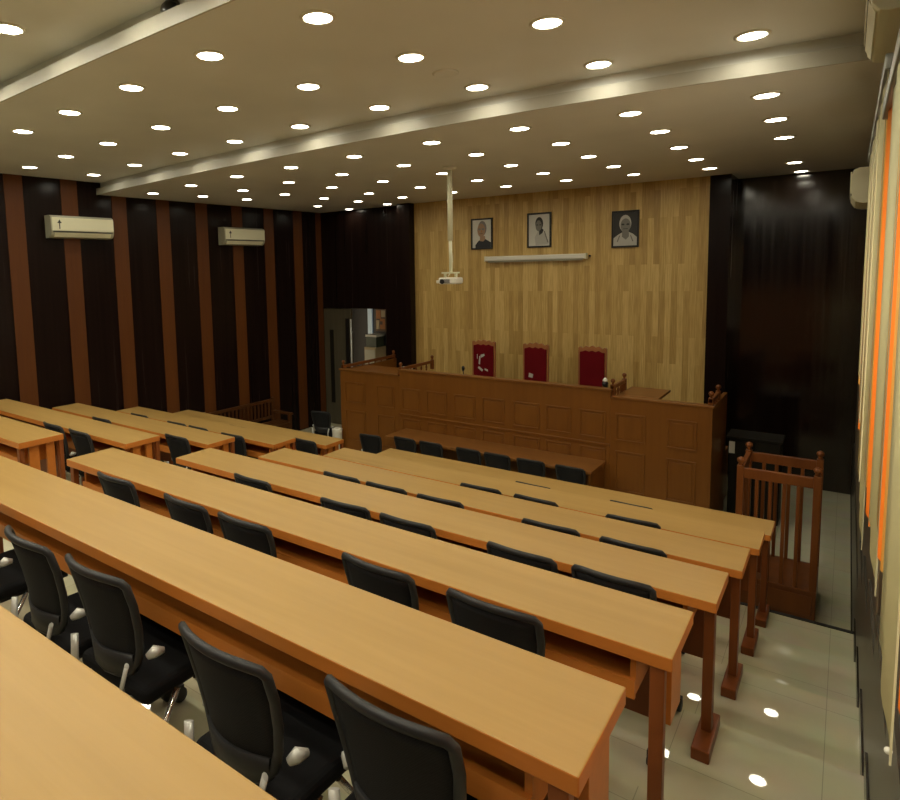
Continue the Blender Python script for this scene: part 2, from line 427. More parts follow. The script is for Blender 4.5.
blinds = [
  ('cream and orange vertical blind nearest the camera on the right wall', .8, 2.02, 3.90, [(.86,1.44,2.62,'o',.106),(1.47,1.97,2.48,'c',.10)]),
  ('cream and orange vertical blind, middle one along the right wall', 2.06, 3.61, 4.06, [(2.08,2.19,2.60,'y',.108),(2.19,2.37,2.58,'o',.107),(2.37,2.49,2.62,'y',.108),(2.30,2.99,2.45,'c',.10),(3.23,3.60,2.34,'o',.108)]),
  ('cream vertical blind farthest along right wall, beside the air conditioner', 3.63, 6.9, 4.28, [(3.64,3.93,2.36,'y',.108),(3.66,4.45,2.07,'c',.10),(4.80,5.05,2.1,'y',.108),(4.72,5.2,2.1,'c',.10),(5.62,5.95,2.2,'o',.108),(5.5,6.0,2.3,'c',.10),(6.48,6.8,2.4,'y',.108),(6.25,6.7,2.5,'c',.10)]),
]
for lab, y0, y1, zt, sl in blinds:
    t = thing('vertical_blind', lab, 'blind', (RWX, (y0+y1)/2, 0), 0, 'blinds along the right wall')
    bm = B(); bx(bm, -.082, -.0, y0-(y0+y1)/2, y1-(y0+y1)/2, zt, zt+.07); obj('headrail', bm, M['alu'], t, bevel=.006)
    for (a0, a1, z0, kd, x) in sl:
        bm = B(); slat(bm, a0-(y0+y1)/2, a1-(y0+y1)/2, z0, zt, x-RWX, .006 if kd != 'c' else .004)
        o = obj('slat', bm, M[{'o':'orange_blind','c':'cream_blind','y':'glow_blind'}[kd]], t)
        if kd == 'o': o['label'] = 'orange slat'
        if kd == 'y': o['label'] = 'slat with painted yellow glow'
    if y0 < 1:
        bm = B(); ball(bm, (0, 1.50-(y0+y1)/2, 0), .007)
        o = obj('bottom_weight', bm, M['cleanwhite'], t); o.location = (.10-RWX, 0, 2.49)

# ------------------------------------------------------------------ downlights
LF = [
 [(-.57,5.84),(-1.55,5.71),(-2.51,5.59),(-3.46,5.57),(-4.52,5.62),(-5.55,5.65),(-6.57,5.66),(-7.68,5.75),(-8.83,5.88)],
 [(-.59,6.87),(-1.53,6.67),(-2.48,6.56),(-3.44,6.49),(-4.46,6.52),(-5.47,6.53),(-6.49,6.55),(-7.6,6.66),(-8.62,6.68)],
 [(-.6,7.91),(-1.57,7.72),(-2.52,7.56),(-3.48,7.49),(-4.45,7.43),(-5.47,7.45),(-6.41,7.4),(-7.52,7.49),(-8.47,7.5)],
 [(-1.58,8.75),(-2.52,8.55),(-3.44,8.44),(-4.43,8.38),(-5.45,8.41),(-6.48,8.42),(-7.46,8.39)],
 [(-.63,9.98),(-1.58,9.71),(-2.52,9.51),(-3.46,9.38),(-4.42,9.33),(-5.42,9.36),(-6.42,9.32),(-7.35,9.22),(-8.44,9.31)],
 [(-.61,11.03),(-7.29,10.05),(-8.42,10.25)]]
LM = [
 [(-.57,4.9),(-1.54,4.82),(-2.5,4.74),(-3.48,4.71),(-4.53,4.76),(-5.57,4.79),(-6.6,4.8),(-7.71,4.88),(-8.85,4.93)],
 [(-1.53,3.81),(-2.51,3.78),(-3.52,3.81),(-4.52,3.82),(-5.58,3.85),(-6.67,3.91),(-7.74,3.97),(-8.83,4.03)],
 [(-2.54,2.85),(-3.53,2.85),(-4.58,2.91),(-5.67,2.97),(-6.73,3.03)]]
proto = None; DIFF = {}
def downlight(x, y, z, label, group):
    global proto
    if proto is None:
        proto = thing('downlight', label, 'downlight', (x, y, z), 0, group)
        bm = B(); lathe(bm, [(.083, 0), (.108, 0), (.108, -.006), (.086, -.012), (.083, 0)], (0,0,0), 28)
        obj('trim_ring', bm, M['ring'], proto)
        bm = B(); lathe(bm, [(.084, -.001), (.084, -.006)], (0,0,0), 28); obj('diffuser', bm, M['lamp'], proto)
        return proto
    r = copy_thing(proto, (x, y, z), 0, label, group)
    if z > ZF+.01:
        for c_ in r.children:
            if c_.name.startswith('diffuser'):
                k_ = 'lamp_mid' if z < ZR-.01 else 'lamp_rear'
                if k_ not in DIFF:
                    DIFF[k_] = c_.data.copy(); DIFF[k_].materials[0] = M[k_]
                c_.data = DIFF[k_]
    return r
for ri, row in enumerate(LF):
    for i, (x, y) in enumerate(row):
        downlight(x, y, ZF, 'round lit downlight, %s from right in %s row past cove, front ceiling' % (ORD[i], ORD[ri]), 'downlights in the front ceiling')
for ri, row in enumerate(LM):
    for i, (x, y) in enumerate(row):
        downlight(x, y, ZM, 'round lit downlight, %s from right in %s row before cove, middle ceiling' % (ORD[i], ORD[ri]), 'downlights in the middle ceiling')
downlight(-4.57, 2.01, ZR, 'round lit downlight at the top left corner of the rear ceiling', 'downlights in the rear ceiling')
for (x, y) in [(-.57-1.0*i, y_) for y_ in (2.0, 1.05, .1, -.85, -1.8) for i in range(9) if not (y_ == 2.0 and i in (4,))]:
    downlight(x, y, ZR, 'round lit downlight in the rear ceiling behind the camera', 'downlights behind the camera')
bm = B(); lathe(bm, [(.10, 0), (.10, -.006), (.085, -.012), (.07, -.008), (.001, -.010)], (0,0,0), 28)
tag(obj('ceiling_speaker', bm, M['ceil'], loc=(-2.51, 4.25, ZM)), 'round flush beige disc on the middle ceiling, unlit, between downlights', 'speaker')
t = thing('dome_sensor', 'small dark dome on the rear cove edge at the top left', 'sensor', (-3.36, 2.452, ZM+.115))
bm = B(); lathe(bm, [(.075, 0), (.075, -.02)], (0,0,0), 20, axis='Y'); obj('base', bm, M['darkgrey'], t)
bm = B(); lathe(bm, [(.062, -.02), (.055, -.05), (.035, -.07), (.001, -.078)], (0,0,0), 20, axis='Y'); obj('dome', bm, M['black'], t)

# ------------------------------------------------------------------ desks
def desk(r, x0, x1, kind, label, chairs, grp):
    y1 = DY[r]; y0 = y1-DEP; z = FL[r]; L_ = x1-x0; cx = (x0+x1)/2
    t = thing('desk', label, 'desk', (cx, y0+DEP/2, z), 0, grp)
    h = L_/2; d = DEP/2; T = DESKTOP
    bm = B(); bx(bm, -h, h, -d, d, T-.05, T)
    for f in bm.faces: f.material_index = 0 if f.normal.z > .5 or f.calc_center_median().z > T-.001 else 1
    obj('tabletop', bm, [M['desk'], M['edge']], t, bevel=.004)
    # supports: both ends and gaps between the chairs
    ends = [-h+.05, h-.05]; mids = []
    cc = sorted(c-cx for c in chairs)
    for want in (-h/3, h/3):
        best = None
        for k in range(-60, 61):
            x = want+k*.01
            clear = min([abs(x-q) for q in cc] or [9])
            if clear > .30 and (best is None or abs(x-want) < abs(best-want)): best = x
        if best is not None and all(abs(best-m_) > .4 for m_ in mids): mids.append(best)
    for x in ends+mids:
        if kind == 'T':
            bm = B(); bx(bm, x-.023, x+.023, -.032, .032, .06, T-.05); obj('leg', bm, M['leg'], t, bevel=.004)
            bm = B(); bx(bm, x-.04, x+.04, -d+.0, d-.04, 0, .06); obj('foot', bm, M['leg'], t, bevel=.006)
        else:
            for yy, x in ((((d-.055), x),) if x in mids else (((-d+.03), x), ((d-.055), x - (math.copysign(.28, x) if kind == "P" and abs(x) > h-.1 else 0)))):
                bm = B(); bx(bm, x-.024, x+.024, yy-.02, yy+.02, 0, T-.05) if not (kind == 'L' and yy > 0 and abs(x) > h-.1) else bx(bm, math.copysign(h-.022, x)-.018, math.copysign(h-.022, x)+.018, d-.04, d-.004, 0, T-.05); obj('leg', bm, M['leg'], t, bevel=.004)
    if kind != 'T':
        for sx in (-1, 1):
            for (a0, a1) in (((-.09, -.01), (.05, .115)) if kind == 'L' else ((.0, .165),)):
                bm = B(); X = sx*(h-.05); bx(bm, X-.014, X+.014, a0, a1, T-.37, T-.05); obj('end_panel', bm, M['edge'], t, bevel=.003)
    # open book shelf under the top
    bm = B(); X0, X1 = -h+.13, h-.13
    ysh0 = -d+.06; ysh1 = d-.03
    bx(bm, X0, X1, ysh0, ysh1, T-.215, T-.195); bx(bm, X0, X1, ysh1-.018, ysh1, T-.195, T-.05)
    for q in (X0, X1-.02): bx(bm, q, q+.02, ysh0, ysh1-.018, T-.195, T-.05)
    bx(bm, X0, X1, ysh0-.016, ysh0, T-.225, T-.155)
    obj('shelf', bm, M['edge'], t)
    bm = B(); bx(bm, -h+.09, h-.09, d-.025, d-.008, T-.48, T-.05); obj('modesty_panel', bm, M['leg'], t)
    return t
R6OFF = [.0, .07, .03, .05, .03]
RC = {6:[-.835,-1.35,-2.10,-2.565,-3.3], 5:[-1.02,-1.56,-2.42,-2.90,-3.62], 4:[-.84,-1.31,-2.04,-2.53,-3.39], 3:[-.99,-1.52,-2.38,-2.87,-3.33],
      2:[-1.25,-2.01,-2.54], 1:[-1.48,-2.41], 7:[]}
LC = {1:[-5.5,-6.79], 2:[-5.85,-6.49,-6.95,-7.81], 3:[-5.62,-7.11], 4:[-5.84,-6.36], 5:[]}
NEAR = {1:'first', 2:'second', 3:'third', 4:'fourth', 5:'fifth', 6:'sixth', 7:'seventh'}
for r in range(1, 8):
    desk(r, XR-4.0764 if r < 7 else -5.6, XR, 'T' if r <= 4 else 'P', 
         {1:'long right-hand desk closest to the podium, first row', 7:'long desk cut off at the bottom left corner, nearest the camera'}.get(r, 'long right-hand desk in the %s row from the podium' % NEAR[r]), RC[r], 'long desks of the right block')
for r in range(1, 6):
    desk(r, XW, XA, 'L', 'long left-hand desk in the %s row from the podium, by striped wall' % NEAR[r], LC[r], 'long desks of the left block')

# ------------------------------------------------------------------ office chairs
def make_chair(label):
    t = thing('office_chair', label, 'chair')
    W = .20; z0, z1 = .47, .874
    def back_pt(u, v, off=0.):       # u -1..1 across, v 0..1 upward
        w = .138 + .048*min(1, v*1.5)
        z = z0 + (z1-z0)*v - .012*u*u*v
        y = -.20 - .065*v*v + .045*u*u - off
        return Vector((u*w, y, z))
    # mesh panel
    bm = B(); nu, nv = 10, 8; G = {}
    for s, off in ((0, .004), (1, -.004)):
        for i in range(nu+1):
            for j in range(nv+1): G[s, i, j] = bm.verts.new(back_pt(-.93+1.86*i/nu, .16+.80*j/nv, off))
    for s in (0, 1):
        for i in range(nu):
            for j in range(nv):
                f = bm.faces.new((G[s,i,j], G[s,i+1,j], G[s,i+1,j+1], G[s,i,j+1])); f.smooth = True
    for i in range(nu):
        for j in (0, nv): bm.faces.new((G[0,i,j], G[0,i+1,j], G[1,i+1,j], G[1,i,j]))
    for j in range(nv):
        for i in (0, nu): bm.faces.new((G[0,i,j], G[0,i,j+1], G[1,i,j+1], G[1,i,j]))
    bk = obj('backrest', bm, M['mesh'], t)
    # frame round it
    loop = [back_pt(u, 1.0-.02*abs(u)**8) for u in [-.93+1.86*k/8 for k in range(9)]]
    loop += [back_pt(1, v) for v in (.95, .75, .5, .3)] + [back_pt(.95, .15), back_pt(.8, .05)]
    loop += [back_pt(u, .02) for u in (.5, 0, -.5)] + [back_pt(-.8, .05), back_pt(-.95, .15)] + [back_pt(-1, v) for v in (.3, .5, .75, .95)]
    bm = B(); tube(bm, loop, .016, 8, True, 0, .013); obj('back_frame', bm, M['frame'], t)
    bm = B(); S = []
    for off in (.012, -.010):
        S.append([[bm.verts.new(back_pt(-.9+1.8*i/8, v, off)) for i in range(9)] for v in (.03, .13, .24)])
    for A in S:
        for p, q in zip(A, A[1:]):
            for i in range(8): f = bm.faces.new((p[i], p[i+1], q[i+1], q[i])); f.smooth = True
    for k in (0, 2):
        for i in range(8): bm.faces.new((S[0][k][i], S[0][k][i+1], S[1][k][i+1], S[1][k][i]))
    obj('lower_band', bm, M['frame'], t)
    # seat cushion
    bm = B(); bx(bm, -.215, .215, -.19, .225, .395, .46); obj('seat', bm, M['seat'], t, bevel=.028, seg=4)
    bm = B(); bx(bm, -.17, .17, -.15, .17, .37, .395); obj('seat_pan', bm, M['frame'], t)
    for s in (-1, 1):
        bm = B()
        tube(bm, [(s*.135, -.175, .40), (s*.15, -.225, .42), (s*.155, -.236, .48), (s*.172, -.222, .56)], .016, 8, False, 0, .008)
        obj('back_bracket', bm, M['silver'], t)
        bm = B(); tube(bm, [(s*.185, -.15, .56), (s*.20, -.13, .575), (s*.212, -.10, .57)], [.012, .022, .010], 8, False, 0, [.012, .022, .010]); obj('side_knob', bm, M['silver'], t)
        for y in (-1, 1):
            bm = B(); tube(bm, [(s*.19, y*.04, .385), (s*.197, y*.14, .23), (s*.205, y*.235, .075)], .0115, 8)
            lg = obj('leg', bm, M['chrome'], t)
            bm = B(); lathe(bm, [(.012, -.018), (.030, -.018), (.033, -.012), (.033, .012), (.030, .018), (.012, .018)], (s*.205, y*.235, .033), 14, axis='X')
            bx(bm, s*.205-.02, s*.205+.02, y*.235-.014, y*.235+.014, .05, .08)
            obj('caster', bm, M['rubber'], lg)
    return t
chair0 = None
def chair(x, y, z, rz, label, group):
    global chair0
    if chair0 is None:
        chair0 = make_chair(label); chair0.location = (x, y, z); chair0.rotation_euler = (0, 0, rz); chair0['group'] = group
        return chair0
    return copy_thing(chair0, (x, y, z), rz, label, group)
for r in (6, 5, 4, 3, 2, 1):
    for i, x in enumerate(sorted(RC[r], reverse=True)):
        chair(x, DY[r]-(.245 if r < 3 else .27)-(R6OFF[i] if r == 6 else 0), FL[r], math.radians(random.uniform(-2.5, 2.5)), 'black mesh chair, %s from right at %s-row right-hand desk from the podium' % (ORD[i], NEAR[r]), 'chairs of the right block')
for r in (1, 2, 3, 4):
    for i, x in enumerate(sorted(LC[r], reverse=True)):
        chair(x, DY[r]-.27, FL[r], math.radians(random.uniform(-2.5, 2.5)), 'black mesh chair, %s from right at %s-row left-hand desk from the podium' % (ORD[i], NEAR[r]), 'chairs of the left block')
clerk = [(-2.77, 0), (-3.32, 0), (-3.81, 0), (-4.26, 0), (-4.90, 0), (-5.37, 0)]
for i, (x, a) in enumerate(clerk):
    chair(x, 7.95, 0, math.radians(random.uniform(-2.5, 2.5)), 'black mesh chair, %s from right along the brown clerk table below podium' % ORD[i], 'chairs at the clerk table')
chair(-5.95, 7.80, 0, math.radians(6), 'black mesh chair standing clear of the clerk table left end', 'chairs at the clerk table')
chair(-7.76, 8.60, 0, .25, 'black mesh chair beside the podium left end, before the doorway', 'chairs at the clerk table')

# ------------------------------------------------------------------ clerk table under the podium
t = thing('clerk_table', 'long brown clerk table set against the front of the podium', 'table', (-4.2, 8.17, 0))
bm = B(); bx(bm, -1.65, 1.655, -.29, .31, .755, .795); obj('tabletop', bm, M['podium_top'], t, bevel=.004)
for x, nm in ((-1.43, 0), (1.62, 1)):
    bm = B(); bx(bm, x-.015, x+.015, -.27, .30, 0, .755); obj('end_panel', bm, M['podium'], t)
bm = B(); bx(bm, -1.41, 1.60, .27, .29, .1, .755); obj('modesty_panel', bm, M['podium'], t)

# ------------------------------------------------------------------ judges' podium
PX = [-7.29, -5.98, -2.50, -1.27]; PY = 8.5
t = thing('judges_podium', 'raised wooden judges podium with square front panels and side wings', 'podium', (-4.28, 8.5, 0))
ox = -4.28
def pp(name, bm, mat, par=None, bevel=.004): return obj(name, bm, mat, par or t, bevel=bevel)
bm = B(); bx(bm, PX[1]-ox, PX[2]-ox, 0, .06, 0, 1.76); pp('front_panel', bm, M['podium'])
bm = B(); bx(bm, PX[0]-ox, PX[1]-ox, 0, .06, 0, 1.67); pp('wing_panel', bm, M['podium'])
bm = B(); bx(bm, PX[2]-ox, PX[3]-ox, 0, .06, 0, 1.67); pp('wing_panel', bm, M['podium'])
bm = B(); bx(bm, PX[1]-ox-.02, PX[2]-ox+.02, -.02, .10, 1.76, 1.785); pp('top_cap', bm, M['podium_top'])
bm = B(); bx(bm, PX[0]-ox-.02, PX[1]-ox-.02, -.02, .10, 1.67, 1.695); pp('top_cap', bm, M['podium_top'])
bm = B(); bx(bm, PX[2]-ox+.02, PX[3]-ox+.02, -.02, .10, 1.67, 1.695); pp('top_cap', bm, M['podium_top'])
for x0 in (PX[0], PX[3]-.05):
    bm = B(); bx(bm, x0-ox, x0+.05-ox, .06, 1.70 if x0 < -5 else 1.15, 0, 1.67); pp('side_panel', bm, M['podium'])
bm = B(); bx(bm, PX[0]+.05-ox, PX[3]-.05-ox, .06, 1.80, 0, .75); pp('dais_platform', bm, M['podium'])
bm = B(); bx(bm, PX[1]-ox, PX[2]-ox, .06, .62, 1.45, 1.49); pp('judges_counter', bm, M['podium_top'])
bm = B(); bx(bm, PX[0]+.05-ox, PX[1]-.06-ox, .10, .75, 1.63, 1.665); pp('wing_counter', bm, M['podium'])
bm = B(); bx(bm, PX[2]+.06-ox, -1.92-ox, .10, .80, 1.665, 1.70); pp('wing_counter', bm, M['podium_top'])
ups = [(-7.18,-6.72),(-6.46,-6.09),(-5.93,-5.57),(-5.44,-5.06),(-4.93,-4.54),(-4.43,-4.06),(-3.92,-3.50),(-3.41,-3.04),(-2.92,-2.56),(-2.43,-2.05),(-1.79,-1.44)]
for (x0, x1) in ups:
    for (z0, z1) in ((1.09, 1.47), (.40, .955)):
        bm = B(); a0, a1 = x0-ox, x1-ox; w_ = .022
        for (p, q, u, v) in ((a0,a1,z0,z0+w_),(a0,a1,z1-w_,z1),(a0,a0+w_,z0+w_,z1-w_),(a1-w_,a1,z0+w_,z1-w_)):
            bx(bm, p, q, -.013, 0, u, v)
        bx(bm, a0+w_+.02, a1-w_-.02, -.006, 0, z0+w_+.02, z1-w_-.02)
        pp('panel_moulding', bm, M['podium'], bevel=.005)
bm = B(); bx(bm, PX[1]-ox, PX[2]-ox, -.018, 0, 1.0, 1.03); pp('moulding_strip', bm, M['podium'])
def gallery(x, y1, zb, zt, n):
    bm = B(); bx(bm, x-ox-.022, x-ox+.022, .03, y1-8.5, zt-.05, zt); g = pp('side_rail', bm, M['rail'])
    for yy in (.03, y1-8.5-.05):
        bm = B(); bx(bm, x-ox-.028, x-ox+.028, yy, yy+.056, zb, zt+.01); pp('rail_post', bm, M['rail'], g)
        bm = B(); lathe(bm, [(.012,0),(.02,.008),(.012,.018),(.026,.035),(.032,.052),(.026,.07),(.008,.082)], (x-ox, yy+.028, zt+.01), 12); pp('finial', bm, M['rail'], g, 0)
    for k in range(n):
        yy = .03 + (y1-8.5-.08)*(k+1)/(n+1)
        bm = B(); lathe(bm, [(.012,0),(.020,.02),(.012,.04),(.022,(zt-.05-zb)*.55),(.012,zt-.05-zb-.02),(.014,zt-.05-zb)], (x-ox, yy, zb), 10); pp('baluster', bm, M['rail'], g, 0)
gallery(-7.26, 10.15, 1.60, 1.75, 7)
gallery(-5.99, 9.58, 1.64, 1.80, 5)
gallery(-2.49, 9.12, 1.64, 1.83, 3)
gallery(-1.30, 9.10, 1.60, 1.775, 3)
# microphones on the podium
def mic(x, y, z, label):
    t2 = thing('microphone', label, 'microphone', (x, y, z))
    bm = B(); lathe(bm, [(.05, 0), (.05, .012), (.02, .022)], (0,0,0), 14); obj('base', bm, M['black'], t2)
    bm = B(); tube(bm, [(0,0,.02),(0,0,.22),(0,-.02,.29)], .007, 8); obj('gooseneck', bm, M['black'], t2)
    bm = B(); lathe(bm, [(.012,0),(.022,.02),(.028,.05),(.022,.075),(.004,.085)], (0,-.02,.29), 12); obj('head', bm, M['black'], t2)
mic(-4.97, 8.90, 1.49, 'small black microphone left of the first red chair')
t2 = thing('desk_lamp', 'small dark desk lamp with white head beside the right red chair', 'lamp', (-2.68, 8.85, 1.49))
bm = B(); lathe(bm, [(.06,0),(.06,.015),(.012,.03),(.010,.20)], (0,0,0), 14); obj('base', bm, M['black'], t2)
bm = B(); lathe(bm, [(.036,0),(.034,.02),(.015,.05),(.003,.055)], (0,0,.33), 14); obj('lamp_shade', bm, M['cleanwhite'], t2)
bm = B(); lathe(bm, [(.010,.0),(.035,.05),(.045,.11),(.02,.14)], (0,0,.20), 14); obj('neck', bm, M['black'], t2)
t2 = tag(obj('paper_stack', (lambda b_: (bx(b_, -.09, .09, -.06, .06, 0, .05), b_)[1])(B()), M['paper'], loc=(-6.25, 9.12, 1.665), rz=.2), 'small white paper stack on the podium left wing counter', 'papers')

# ------------------------------------------------------------------ red judges' chairs
def judge_chair(label):
    t = thing('judge_chair', label, 'chair')
    H = 1.47
    # carved frame: two stiles, crest, bottom rail
    for s in (-1, 1):
        bm = B(); bx(bm, s*.205-.015, s*.205+.013, -.025, .025, .0, H-.07); obj('back_post', bm, M['carve'], t, bevel=.006)
    crest = [(-.218, H-.10), (-.218, H-.04), (-.19, H-.02), (-.15, H-.045), (-.10, H-.005), (-.05, H-.025), (0, H+.005), (.05, H-.025), (.10, H-.005), (.15, H-.045), (.19, H-.02), (.218, H-.04), (.218, H-.10),
             (.17, H-.105), (.10, H-.08), (.05, H-.10), (0, H-.08), (-.05, H-.10), (-.10, H-.08), (-.17, H-.105)]
    bm = B(); prism(bm, crest, -.025, .025); obj('crest_rail', bm, M['carve'], t, bevel=.004)
    pad = [(-.19, .50), (.19, .50), (.19, H-.10), (.15, H-.098), (.10, H-.073), (.05, H-.093), (0, H-.073), (-.05, H-.093), (-.10, H-.073), (-.15, H-.093), (-.19, H-.10)]
    bm = B(); prism(bm, pad, -.04, .02); obj('backrest', bm, M['red'], t, bevel=.01)
    bm = B(); bx(bm, -.24, .24, -.53, -.03, .40, .49); obj('seat', bm, M['red'], t, bevel=.025, seg=3)
    bm = B(); bx(bm, -.25, .25, -.54, -.025, .33, .40); obj('seat_frame', bm, M['carve'], t, bevel=.006)
    for s in (-1, 1):
        bm = B(); bx(bm, s*.205-.022, s*.205+.022, -.53, -.486, 0, .33); obj('leg', bm, M['carve'], t, bevel=.006)
        bm = B(); tube(bm, [(s*.235, 0, .74), (s*.255, -.25, .73), (s*.26, -.5, .70)], .024, 8); bx(bm, s*.255-.018, s*.255+.018, -.47, -.43, .40, .72)
        obj('armrest', bm, M['carve'], t)
    return t
jc = [( -4.93, 'red velvet high-back judge chair on the left, pale marks on its back'), (-4.03, 'red velvet high-back judge chair in the middle behind podium'), (-3.10, 'red velvet high-back judge chair on the right behind podium')]
j0 = judge_chair(jc[0][1]); j0.location = (-4.97, 9.62, .75); j0['group'] = 'judges chairs'
j1 = copy_thing(j0, (-4.03, 9.62, .75), 0, jc[1][1], 'judges chairs')
j2 = copy_thing(j0, (-3.11, 9.62, .75), 0, jc[2][1], 'judges chairs')
bm = B()
for poly in ([(-.085,1.05),(-.06,1.04),(-.05,1.18),(-.07,1.19)],[(-.04,1.16),(.03,1.20),(.02,1.23),(-.05,1.21)],[(-.10,.98),(-.02,.92),(0,.95),(-.08,1.01)],[(.03,.95),(.09,.93),(.09,.96),(.03,.98)],[(-.115,1.14),(-.105,1.14),(-.105,1.22),(-.115,1.22)]):
    prism(bm, poly, -.045, -.04)
o = obj('pale_mark', bm, M['plight'], j0); o['label'] = 'painted glint of plastic wrap'  # pale patches painted for the sheen of plastic wrap on the chair back
bm = B(); prism(bm, [(-.11,.90),(-.04,.89),(-.03,.95),(-.10,.97)], -.045, -.04); o = obj('pale_mark', bm, M['plight'], j1); o['label'] = 'painted glint of plastic wrap'

# ------------------------------------------------------------------ witness box
t = thing('witness_box', 'wooden witness box with railings and ball finials, right of the podium', 'witness box', (-.47, 7.35, 0))
hw, hd = .345, .35; H = 1.43
bm = B(); bx(bm, -hw, hw, -hd, hd, 0, .30); obj('plinth', bm, M['rail'], t, bevel=.006)
bm = B(); bx(bm, -hw+.03, hw-.03, -hd-.012, -hd, .05, .25); obj('plinth_panel', bm, M['rail'], t, bevel=.006)
for sx in (-1, 1):
    for sy in (-1, 1):
        bm = B(); X, Y = sx*(hw-.03), sy*(hd-.03); bx(bm, X-.03, X+.03, Y-.03, Y+.03, .30, H); p_ = obj('corner_post', bm, M['rail'], t, bevel=.004)
        bm = B(); lathe(bm, [(.016,0),(.026,.008),(.016,.018),(.030,.034),(.036,.052),(.030,.072),(.010,.086)], (X, Y, H), 14); obj('finial', bm, M['rail'], p_)
def rail_side(ax, s, n):
    if ax == 'x':
        Y = s*(hd-.03)
        bm = B(); bx(bm, -hw+.06, hw-.06, Y-.022, Y+.022, H-.12, H-.02); g = obj('top_rail', bm, M['rail'], t, bevel=.004)
        for k in range(n):
            X = -hw+.06 + (2*hw-.12)*(k+1)/(n+1); bm = B(); bx(bm, X-.016, X+.016, Y-.016, Y+.016, .30, H-.12); obj('baluster', bm, M['rail'], g, bevel=.003)
    else:
        X = s*(hw-.03)
        bm = B(); bx(bm, X-.022, X+.022, -hd+.06, hd-.06, H-.12, H-.02); g = obj('top_rail', bm, M['rail'], t, bevel=.004)
        for k in range(n):
            Y = -hd+.06 + (2*hd-.12)*(k+1)/(n+1); bm = B(); bx(bm, X-.016, X+.016, Y-.016, Y+.016, .30, H-.12); obj('baluster', bm, M['rail'], g, bevel=.003)
rail_side('x', -1, 4); rail_side('x', 1, 4); rail_side('y', -1, 4)
# dark low cabinet behind it
t = thing('low_cabinet', 'dark low cabinet between the podium and the witness box', 'cabinet', (-.90, 9.6, 0))
bm = B(); bx(bm, -.30, .29, -.2, .2, 0, 1.10); obj('body', bm, M['cabinet'], t, bevel=.006)
bm = B(); bx(bm, -.33, .31, -.23, .22, 1.10, 1.13); obj('cabinet_top', bm, M['cabinet'], t)
for x0 in (-.29, .0):
    bm = B(); bx(bm, x0, x0+.28, -.215, -.2, .05, 1.08); d_ = obj('cabinet_door', bm, M['cabinet'], t, bevel=.004)
    bm = B(); tube(bm, [(x0+(.27 if x0 < 0 else .03), -.23, .55), (x0+(.27 if x0 < 0 else .03), -.23, .68)], .008, 8); obj('handle', bm, M['darkgrey'], d_)
tag(obj('paper_note', (lambda b_: (bx(b_, -.035, .035, -.004, 0, 0, .16), b_)[1])(B()), M['paper'], loc=(-1.16, 9.383, .90)), 'small white note stuck on the dark low cabinet', 'paper')

# white bin by the podium's left end
t = thing('white_bin', 'small white bin in front of the podium left corner', 'bin', (-7.28, 8.36, 0))
bm = B(); lathe(bm, [(.075,0),(.09,.56),(.096,.60),(.088,.60),(.07,.02)], (0,0,0), 18); obj('body', bm, M['paper'], t)
bm = B(); lathe(bm, [(.098,.60),(.098,.61),(.05,.63),(.002,.632)], (0,0,0), 18); obj('lid', bm, M['paper'], t)

# ------------------------------------------------------------------ slatted bench on the left wall
t = thing('slatted_bench', 'brown wooden bench with slatted back against the striped left wall', 'bench', (wall_x(7.92)+.38, 7.92, 0), WANG)
L2 = .83
for y in (-L2, L2):
    bm = B(); bx(bm, -.30, -.24, y-.03, y+.03, 0, .90); obj('back_post', bm, M['bench'], t, bevel=.004)
    bm = B(); bx(bm, .20, .26, y-.03, y+.03, 0, .60); obj('leg', bm, M['bench'], t, bevel=.004)
    bm = B(); bx(bm, -.25, .30, y-.045, y+.045, .60, .64); obj('armrest', bm, M['bench'], t, bevel=.008)
bm = B(); bx(bm, -.295, -.255, -L2+.03, L2-.03,   .81, .87); obj('back_rail', bm, M['bench'], t, bevel=.006)
bm = B(); bx(bm, -.295, -.255, -L2+.03, L2-.03, .47, .52); obj('back_rail', bm, M['bench'], t, bevel=.006)
for k in range(17):
    y = -L2+.10 + (2*L2-.20)*k/16
    bm = B(); bx(bm, -.288, -.264, y-.02, y+.02, .52, .81); obj('back_slat', bm, M['bench'], t)
for k in range(5):
    x = -.24+.11*k; bm = B(); bx(bm, x, x+.09, -L2-.02 if k < 4 else -L2+.03, L2+.02 if k < 4 else L2-.03, .43, .46); obj('seat_slat', bm, M['bench'], t) if k else bm.free()
bm = B(); bx(bm, .21, .25, -L2+.03, L2-.03, .36, .43); obj('apron', bm, M['bench'], t)

